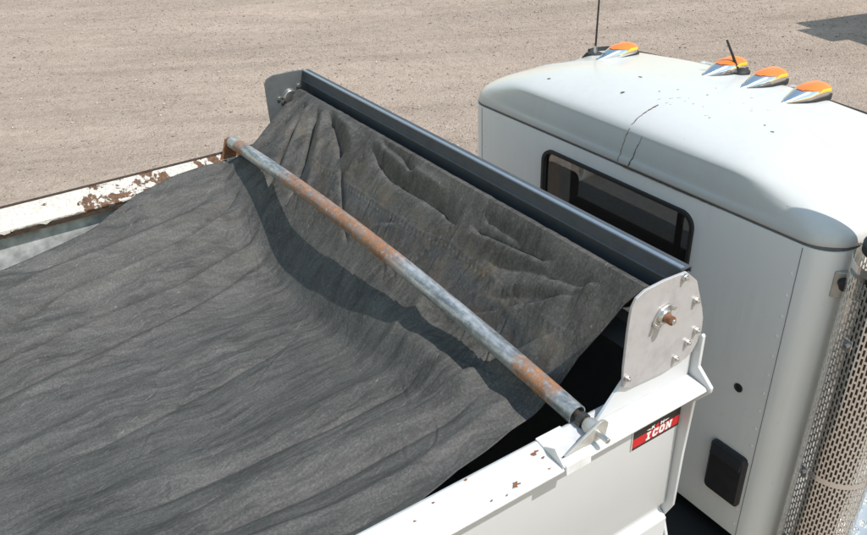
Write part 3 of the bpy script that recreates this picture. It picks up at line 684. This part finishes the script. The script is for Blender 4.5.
# maker's plate on the side wall
npl = mk('name_plate', G().box(1.2005, 1.2045, -.116, .096, 2.383, 2.492), 'badge_white', body, bevel=.001)
mk('plate_black', G().box(1.2046, 1.2052, -.114, .094, 2.4295, 2.490), 'badge_black', npl)
mk('plate_red', G().box(1.2046, 1.2052, -.114, .094, 2.3935, 2.4294), 'badge_red', npl)
mk('plate_black', G().box(1.2046, 1.2052, -.114, .094, 2.385, 2.3934), 'badge_black', npl)
LET = {
 'I': [[(.15, 0), (.85, 0), (.85, .22), (.67, .22), (.67, .78), (.85, .78), (.85, 1), (.15, 1), (.15, .78), (.33, .78), (.33, .22), (.15, .22)]],
 'C': [[(.25, 0), (.75, 0), (1, .22), (1, .36), (.68, .36), (.68, .25), (.36, .25), (.36, .75), (.68, .75), (.68, .62), (1, .62), (1, 1), (.80, 1), (.75, .95), (.68, 1), (.25, 1), (.02, .78), (.02, .22)]],
 'O': [[(.25, 0), (.75, 0), (1, .22), (1, .5), (.66, .5), (.66, .25), (.34, .25), (.34, .5), (0, .5), (0, .22)], [(0, .5), (.34, .5), (.34, .75), (.66, .75), (.66, .5), (1, .5), (1, .78), (.75, 1), (.25, 1), (0, .78)]],
 'N': [[(0, 0), (.42, 0), (.42, .2), (.34, .2), (.34, .52), (.70, 0), (.97, 0), (.97, .8), (1.06, .8), (1.06, 1), (.62, 1), (.62, .8), (.70, .8), (.70, .48), (.36, 1), (0, 1), (0, .8), (.08, .8), (.08, .2), (0, .2)]],
 'K': [[(0, 0), (.3, 0), (.3, .35), (.42, .45), (.68, 0), (1, 0), (.62, .62), (1, 1), (.66, 1), (.3, .66), (.3, 1), (0, 1)]],
 'H': [[(0, 0), (.3, 0), (.3, .38), (.7, .38), (.7, 0), (1, 0), (1, 1), (.7, 1), (.7, .62), (.3, .62), (.3, 1), (0, 1)]]}
def word(s, y0, z0, cw, chh, gap, name, mat):
    for i, c in enumerate(s):
        g = G()
        for poly in LET[c]:
            g.prism([(y0+i*(cw+gap)+p*cw+q*chh*.10, z0+q*chh) for p, q in poly], 'x', 1.2053, 1.2060)
        mk(name, g, mat, npl)
word('ICON', -.060, 2.3965, .025, .030, .005, 'letter', 'badge_white')
word('K', -.036, 2.4325, .016, .014, .004, 'emblem_letter', 'badge_white')
word('H', .004, 2.4325, .016, .014, .004, 'emblem_letter', 'badge_white')
g = G(); g.prism([(-.016, 2.4310), (-.006, 2.4310), (-.002, 2.4400), (-.008, 2.4490), (-.016, 2.4430)], 'x', 1.2053, 1.2060)
mk('emblem_flame', g, 'badge_red', npl)
g = G(); g.prism([(-.056, 2.4385), (-.040, 2.4345), (-.040, 2.4395)], 'x', 1.2053, 1.2060); mk('emblem_wing', g, 'badge_white', npl); g = G().prism([(.024, 2.4365), (.042, 2.4405), (.024, 2.4415)], 'x', 1.2053, 1.2060)
mk('emblem_wing', g, 'badge_white', npl)

# ------------------------------------------------------------------ roller pipe over the tarp
P1, P2 = Vector((1.17, -.325, 2.612)), Vector((-1.235, -.4105, 2.7115))
dr = (P2-P1).normalized()
pipe = thing('roller_pipe', 'long rusty grey steel pipe lying across the dark tarp', 'pipe', tuple((P1+P2)/2))
LN = (P2-P1).length
def ringset(prof, n=28):
    a = dr.orthogonal().normalized(); b = dr.cross(a)
    return [[P1+dr*s+Vector((0, .004, .046))*max(0, 1-((s-LN/2)/(LN/2))**2)+(a*math.cos(t)+b*math.sin(t))*r for t in np.linspace(0, 2*math.pi, n, False)] for s, r in prof]
LN = (P2-P1).length
mk('pipe_tube', G().rings(ringset([(.06, .0285), (.0, .0285), (0, .0318)]+[(LN*i/40, .0318) for i in range(1, 40)]+[(LN, .0318), (LN, .0285), (LN-.06, .0285)])), 'rusty_pipe', pipe, smooth=True)
mk('pipe_axle', G().rings(ringset([(.05, .014), (-.075, .014)], 16)), 'brown_steel', pipe, smooth=True)
mk('axle_collar', G().rings(ringset([(-.012, .014), (-.012, .023), (-.030, .023), (-.030, .014)], 20)), 'dark_steel', pipe, smooth=True, angle=30)
mk('pipe_bushing', G().rings(ringset([(-.036, .014), (-.036, .019), (-.052, .026), (-.078, .025), (-.080, .012)], 20)), 'bracket_steel', pipe, smooth=True, angle=30)

# ------------------------------------------------------------------ tarp
TY = np.array([-.06, -.2, -.35, -.43, -.535, -.65, -.95, -1.35, -1.9, -2.8])
TX = np.array([-1.3, -.9, -.6, -.3, 0, .3, .6, .9, 1.25])
TZ = np.array([
 [2.925]*9,
 [2.80, 2.80, 2.75, 2.725, 2.71, 2.70, 2.70, 2.70, 2.71],
 [2.68, 2.66, 2.575, 2.54, 2.53, 2.53, 2.545, 2.53, 2.545],
 [2.65, 2.59, 2.475, 2.45, 2.455, 2.49, 2.535, 2.515, 2.51],
 [2.62, 2.49, 2.35, 2.318, 2.325, 2.37, 2.44, 2.475, 2.50],
 [2.61, 2.475, 2.335, 2.295, 2.30, 2.35, 2.415, 2.45, 2.51],
 [2.585, 2.46, 2.33, 2.285, 2.285, 2.325, 2.38, 2.41, 2.565],
 [2.55, 2.44, 2.33, 2.28, 2.275, 2.31, 2.36, 2.45, 2.63],
 [2.52, 2.42, 2.31, 2.25, 2.24, 2.28, 2.35, 2.46, 2.63],
 [2.52, 2.42, 2.31, 2.25, 2.24, 2.28, 2.35, 2.46, 2.63]])
def herm(ya, yb, ma, mb, h, t): return ya*(2*t**3-3*t**2+1)+yb*(3*t**2-2*t**3)+ma*h*(t**3-2*t**2+t)+mb*h*(t**3-t**2)
def tbase(X, Y):
    xs = -TY; x = -Y; m = np.gradient(TZ, xs, axis=0); i = np.clip(np.searchsorted(xs, x)-1, 0, len(xs)-2)
    h = (xs[i+1]-xs[i])[:, None]; t = np.clip((x-xs[i])[:, None]/h, 0, 1)
    rows = herm(TZ[i], TZ[i+1], m[i], m[i+1], h, t); m = np.gradient(rows, TX, axis=1)
    i = np.clip(np.searchsorted(TX, X)-1, 0, len(TX)-2); k = np.arange(len(X)); h = TX[i+1]-TX[i]; t = np.clip((X-TX[i])/h, 0, 1)
    return herm(rows[k, i], rows[k, i+1], m[k, i], m[k, i+1], h, t)
def pldist(X, Y, pts):
    best = np.full(len(X), 9.); sgn = np.zeros(len(X)); along = np.zeros(len(X)); L = 0
    tot = sum(math.dist(a, b) for a, b in zip(pts, pts[1:]))
    for (ax, ay), (bx, by) in zip(pts, pts[1:]):
        dx, dy = bx-ax, by-ay; l = math.hypot(dx, dy); t = ((X-ax)*dx+(Y-ay)*dy)/l**2; tc = np.clip(t, 0, 1)
        d = np.hypot(X-ax-tc*dx, Y-ay-tc*dy); s = np.sign((X-ax)*dy-(Y-ay)*dx); m = d < best
        best = np.where(m, d, best); sgn = np.where(m, s, sgn); along = np.where(m, (L+tc*l)/tot, along); L += l
    return best, sgn, along
# (kind, amplitude, width, points): ridges, valleys and overlapping steps read off the cloth
FOLDS = [
 ('r', .020, .030, [(-1.10, -.085), (-1.12, -.33), (-1.16, -.6)]),
 ('v', .022, .016, [(-1.16, -.085), (-1.17, -.35)]),
 ('v', .030, .018, [(-1.022, -.085), (-.923, -.302), (-.86, -.42)]),
 ('r', .018, .028, [(-.97, -.085), (-.86, -.30), (-.80, -.42)]),
 ('v', .026, .018, [(-.905, -.075), (-.764, -.239), (-.70, -.36)]),
 ('r', .016, .030, [(-.85, -.075), (-.68, -.22), (-.6, -.34)]),
 ('v', .028, .022, [(-.80, -.072), (-.66, -.105), (-.522, -.15)]),
 ('r', .020, .03, [(-.75, -.068), (-.60, -.09), (-.46, -.13)]),
 ('v', .020, .014, [(-.388, -.09), (-.167, -.124), (.201, -.115), (.32, -.14)]),
 ('r', .014, .022, [(-.40, -.07), (-.15, -.098), (.20, -.092)]),
 ('v', .020, .013, [(-.329, -.062), (-.16, -.072), (-.037, -.092)]),
 ('v', .012, .010, [(-.52, -.17), (-.36, -.26), (-.2, -.33)]),
 ('v', .014, .012, [(.403, -.09), (.651, -.082)]),
 ('v', .016, .012, [(.371, -.122), (.626, -.10), (.80, -.095)]),
 ('r', .014, .020, [(.34, -.145), (.62, -.12), (.82, -.11)]),
 ('v', .014, .014, [(.50, -.16), (.70, -.128), (.90, -.105), (1.0, -.09)]),
 ('v', .012, .014, [(.60, -.21), (.78, -.155), (.96, -.115)]),
 ('r', .012, .016, [(.62, -.19), (.80, -.14), (1.0, -.10)]),
 ('v', .012, .013, [(.955, -.094), (.75, -.18), (.569, -.268), (.42, -.36)]),
 ('r', .012, .018, [(.93, -.115), (.72, -.205), (.52, -.30)]),
 ('v', .022, .007, [(.80, -.30), (.745, -.40), (.715, -.50), (.665, -.70), (.64, -.90), (.63, -1.05), (.64, -1.35)]),
 ('s', .026, .006, [(.945, -.175), (.83, -.28), (.759, -.344), (.727, -.432), (.68, -.62), (.654, -.784), (.629, -.967), (.64, -1.3)]),
 ('r', .013, .045, [(.80, -.42), (.775, -.45), (.72, -.70), (.69, -1.0), (.68, -1.6)]),
 ('v', .014, .03, [(.86, -.33), (.84, -.5), (.80, -.8), (.78, -1.4)]),
 ('r', .016, .028, [(.93, -.34), (.93, -.5), (.93, -.75), (.91, -1.1), (.90, -1.7)]),
 ('v', .012, .03, [(1.0, -.4), (1.02, -.7), (1.03, -1.1)]),
 ('v', .016, .03, [(.60, -.36), (.56, -.6), (.52, -1.0), (.50, -1.5)]),
 ('r', .014, .05, [(.48, -.36), (.43, -.7), (.40, -1.2), (.38, -1.8)]),
 ('r', .014, .035, [(.35, -.3), (.34, -.45), (.30, -.6)]),
 ('v', .024, .012, [(-1.02, -.46), (-.987, -.550), (-.93, -.68), (-.880, -.783), (-.872, -.872), (-.834, -1.129), (-.803, -1.389), (-.724, -1.8)]),
 ('r', .026, .024, [(-.93, -.50), (-.85, -.78), (-.80, -1.13), (-.76, -1.5)]),
 ('r', .024, .028, [(-1.03, -.55), (-.97, -.75), (-.93, -1.1), (-.9, -1.6)]),
 ('v', .020, .016, [(-.78, -.48), (-.72, -.8), (-.66, -1.2), (-.60, -1.8)]),
 ('r', .018, .026, [(-.74, -.50), (-.67, -.8), (-.61, -1.2), (-.54, -1.8)]),
 ('v', .018, .016, [(-1.06, -.6), (-1.02, -.9), (-.98, -1.5)]),
 ('r', .014, .030, [(-.62, -.55), (-.52, -.85), (-.42, -1.3), (-.34, -1.9)]),
 ('v', .014, .018, [(-.66, -.52), (-.57, -.85), (-.48, -1.3), (-.41, -1.9)]),
 ('r', .012, .045, [(-.35, -.58), (-.22, -1.0), (-.12, -1.5), (-.05, -2.0)]),
 ('v', .012, .030, [(-.10, -.62), (.0, -1.0), (.08, -1.6)]),
 ('v', .014, .022, [(-1.13, -.44), (-1.12, -.6), (-1.06, -.9)]),
]
def tarp_xedges(y):
    yy = -np.asarray(y)
    xf = np.interp(yy, [0, .06, .2, .42, .50, .58, .72, .88, 1.2, 1.55, 2.8], [-1.165, -1.165, -1.175, -1.19, -1.225, -1.228, -1.215, -1.178, -1.10, -1.04, -.98])
    xn = np.interp(yy, [0, .06, .10, .21, .30, .45, .645, .77, .915, 1.0, 1.2, 2.8], [1.135, 1.135, 1.10, 1.045, 1.03, 1.022, 1.03, 1.058, 1.112, 1.15, 1.19, 1.205])
    return xf, xn
SEAMS = [[(.34, -.10), (.20, -.25), (.15, -.40), (.16, -.60), (.19, -.80), (.28, -1.10), (.38, -1.30), (.46, -1.9)],
 [(-.34, -.075), (-.45, -.20), (-.50, -.36), (-.56, -.6), (-.55, -1.05), (-.42, -1.27), (-.25, -1.75)],
 [(-1.06, -.285), (-.54, -.205), (.12, -.185), (.32, -.165), (.66, -.178), (1.0, -.185)]]
def xedge_n(y): return tarp_xedges(y)[1]
def tarp_z(X, Y):
    Z = tbase(X, Y); fade = np.clip((-.06-Y)/.03, 0, 1)
    A = np.zeros(len(X))
    wob = vnoise(X*3.1+4, Y*3.1+8, 3)*.035
    for kd, amp, wd, pts in FOLDS:
        d, s, al = pldist(X+wob*.5, Y+wob*.5, pts)
        endf = np.clip(np.minimum(al, 1-al)/.14, 0, 1)*(1.35 if min(p[1] for p in pts) < -.55 else 1)
        if kd == 'r': A += amp*np.exp(-(d/wd)**1.5)*endf
        elif kd == 'v': A -= amp*1.25*np.exp(-(d/wd)**1.2)*endf
        else: A += amp*endf*np.where(s < 0, 1, -.35)*np.exp(-d/.10)*np.tanh(d/wd)*.9
    front = np.clip((Y+.45)/.25, 0, 1)
    A += front*.007*vnoise(X*5+Y*3, Y*3+2, 2)
    A += (1-front)*(.018*vnoise(X*4.5+3+.6*Y, Y*.5+7, 2)+.008*vnoise(X*11+1.2*Y, Y*.45+3, 2))
    A += .006*vnoise(X*14+Y*5, Y*6+1, 2)*(.35+.65*front)
    def ridged(x, y): return (1-np.minimum(1, np.abs(vnoise(x, y, 2))*5))**2
    wx, wy = vnoise(X*3+9, Y*2+1, 2)*.5, vnoise(X*2+5, Y*3+3, 2)*.5
    A += (1-front)*(.003*ridged(X*3.2+wx*1.5+.5*Y, Y*.5+wy)+.0010*ridged(X*6-wx*2, Y*1.2+X*2))
    A += front*(.0035*ridged(X*4+Y*4+wx*2, Y*3.5-X*1.2)+.0015*ridged(X*8+wx*2, Y*5+X*2))
    A *= 1+.75*front
    crs = np.random.default_rng(5)
    for i in range(110):
        fr = i < 50
        cx = crs.uniform(-1.05, .95); cy = crs.uniform(-.38, -.09) if fr else crs.uniform(-1.9, -.5)
        an = (crs.normal(-2.0, .55) if fr else crs.choice([crs.normal(-1.65, .2), crs.normal(-.5, .4)])); ln = crs.uniform(.05, .16) if fr else crs.uniform(.08, .35)
        wd = crs.uniform(.004, .008); am = crs.uniform(.002, .0055)*(1.2 if fr else .7); cv = crs.normal(0, .25)*ln
        m = np.abs(X-cx)+np.abs(Y-cy) < ln*1.3+.06
        if m.sum() < 5: continue
        du, dv = (X[m]-cx)*math.cos(an)+(Y[m]-cy)*math.sin(an), -(X[m]-cx)*math.sin(an)+(Y[m]-cy)*math.cos(an)
        t = np.clip(1-(du/ln*2)**2, 0, 1); off = dv-cv*(du/ln)**2
        A[m] += t*am*(np.exp(-((off-wd*1.4)/(wd*1.6))**2)-1.2*np.exp(-(off/wd)**2))
    for pts in SEAMS:
        d, s, al = pldist(X, Y, pts); A += .0028*np.exp(-((d-.008)/.010)**4)*np.where(s > 0, 1, .3)
        tot = sum(math.dist(a, b) for a, b in zip(pts, pts[1:])); ph = al*tot/.024
        A -= .0045*np.exp(-((d-.011)/.0045)**2)*np.where((ph % 1) < .45, 1, 0)*(s > 0)
    edge = np.clip((xedge_n(Y)-X)/.10, 0, 1); A = A*(.2+.8*edge)
    sag = Z+A*fade
    # cloth is held down under the pipe and lies on the far rail
    k = np.clip((X-P1.x)/(P2.x-P1.x), 0, 1); py = P1.y+(P2.y-P1.y)*k; pz = P1.z+(P2.z-P1.z)*k
    lim = pz-.037+np.maximum(0, np.abs(Y-py)-.018)*1.5
    sag = np.minimum(sag, lim)
    rail = np.interp(X, [-1.31, -1.285, -1.172, -1.13, -1.0], [2.665, 2.661, 2.604, 2.588, 2.48])-.25*np.clip(np.abs(Y+.66)-.26, 0, 1)
    d = sag-rail; return np.where(X < -1.0, np.maximum(sag, rail)+.004*np.exp(-np.abs(d)/.01), sag)
NU, NV = 560, 480
tv = np.linspace(0, 1, NV); Yv = -.06-2.6*tv**1.75
U = np.linspace(0, 1, NU)
VX, VY, VZ = [], [], []
# turns on the roller: back of the roll, top, then the sheet
for a in np.linspace(-120, 90, 22, endpoint=False):
    xf, xn = tarp_xedges(-.06); X = xf+(xn-xf)*U; top = tarp_z(X, np.full(NU, -.0601))
    rr = .046+.0035*vnoise(X*14+a*.004, X*0+a*.012, 3)+.002*vnoise(X*40, X*0, 2)
    cz = top-.046
    VX.append(X); VY.append(-.062+rr*math.cos(R(a))); VZ.append(cz+rr*math.sin(R(a)))
for y in Yv:
    xf, xn = tarp_xedges(y); wig = .004*vnoise(np.array([y*9.]), np.array([2.]), 3)[0]*min(1, (-.06-y)*8); X = (xf+wig)+(xn-xf-wig*2)*U; Y = np.full(NU, y)+.0
    VX.append(X); VY.append(Y); VZ.append(tarp_z(X, Y))
VV = np.stack([np.array(VX), np.array(VY), np.array(VZ)], -1); nr = VV.shape[0]
idx = np.arange(nr*NU).reshape(nr, NU)
F = np.stack([idx[:-1, :-1], idx[:-1, 1:], idx[1:, 1:], idx[1:, :-1]], -1).reshape(-1, 4)
me = bpy.data.meshes.new('tarp'); me.from_pydata(VV.reshape(-1, 3), [], F.tolist()); me.materials.append(M['tarp_fabric'])
me.polygons.foreach_set('use_smooth', np.ones(len(F), bool)); me.update()
tarp = bpy.data.objects.new('tarp', me); COL.objects.link(tarp)
m = tarp.modifiers.new('thick', 'SOLIDIFY'); m.thickness = .0025; m.offset = -1
tag(tarp, 'dusty black tarp sagging over the open dump body', 'tarp')

# ------------------------------------------------------------------ unseen trailer added beyond the frame to cast the shade on the gravel
TX0, TY0 = -5.67, 14.32
tr = thing('shadow_trailer', 'unseen grey box trailer added to cast its shade on the gravel', 'trailer', (TX0, TY0, 0))
mk('caster_box', G().box(TX0, TX0+2.4, TY0, TY0+8, .9, 2.65), 'caster_paint', tr, bevel=.02)
mk('caster_bar', G().box(TX0+.49, TX0+1.47, TY0-.36, TY0-.002, 2.60, 2.65), 'caster_paint', tr, bevel=.01)  # bar shaped to give the cast shade its second tip
for y in (5.2, 6.3):
    for x in (.25, 2.15):
        wh = mk('wheel', G().tube([(TX0+x-.12, TY0+y, .45), (TX0+x+.12, TY0+y, .45)], .45, 28), 'tyre_rubber', tr, bevel=.03)
        mk('rim', G().tube([(TX0+x-.13, TY0+y, .45), (TX0+x+.13, TY0+y, .45)], .24, 20), 'aluminium', wh, bevel=.01)
tr.rotation_euler.z = R(-16.3)
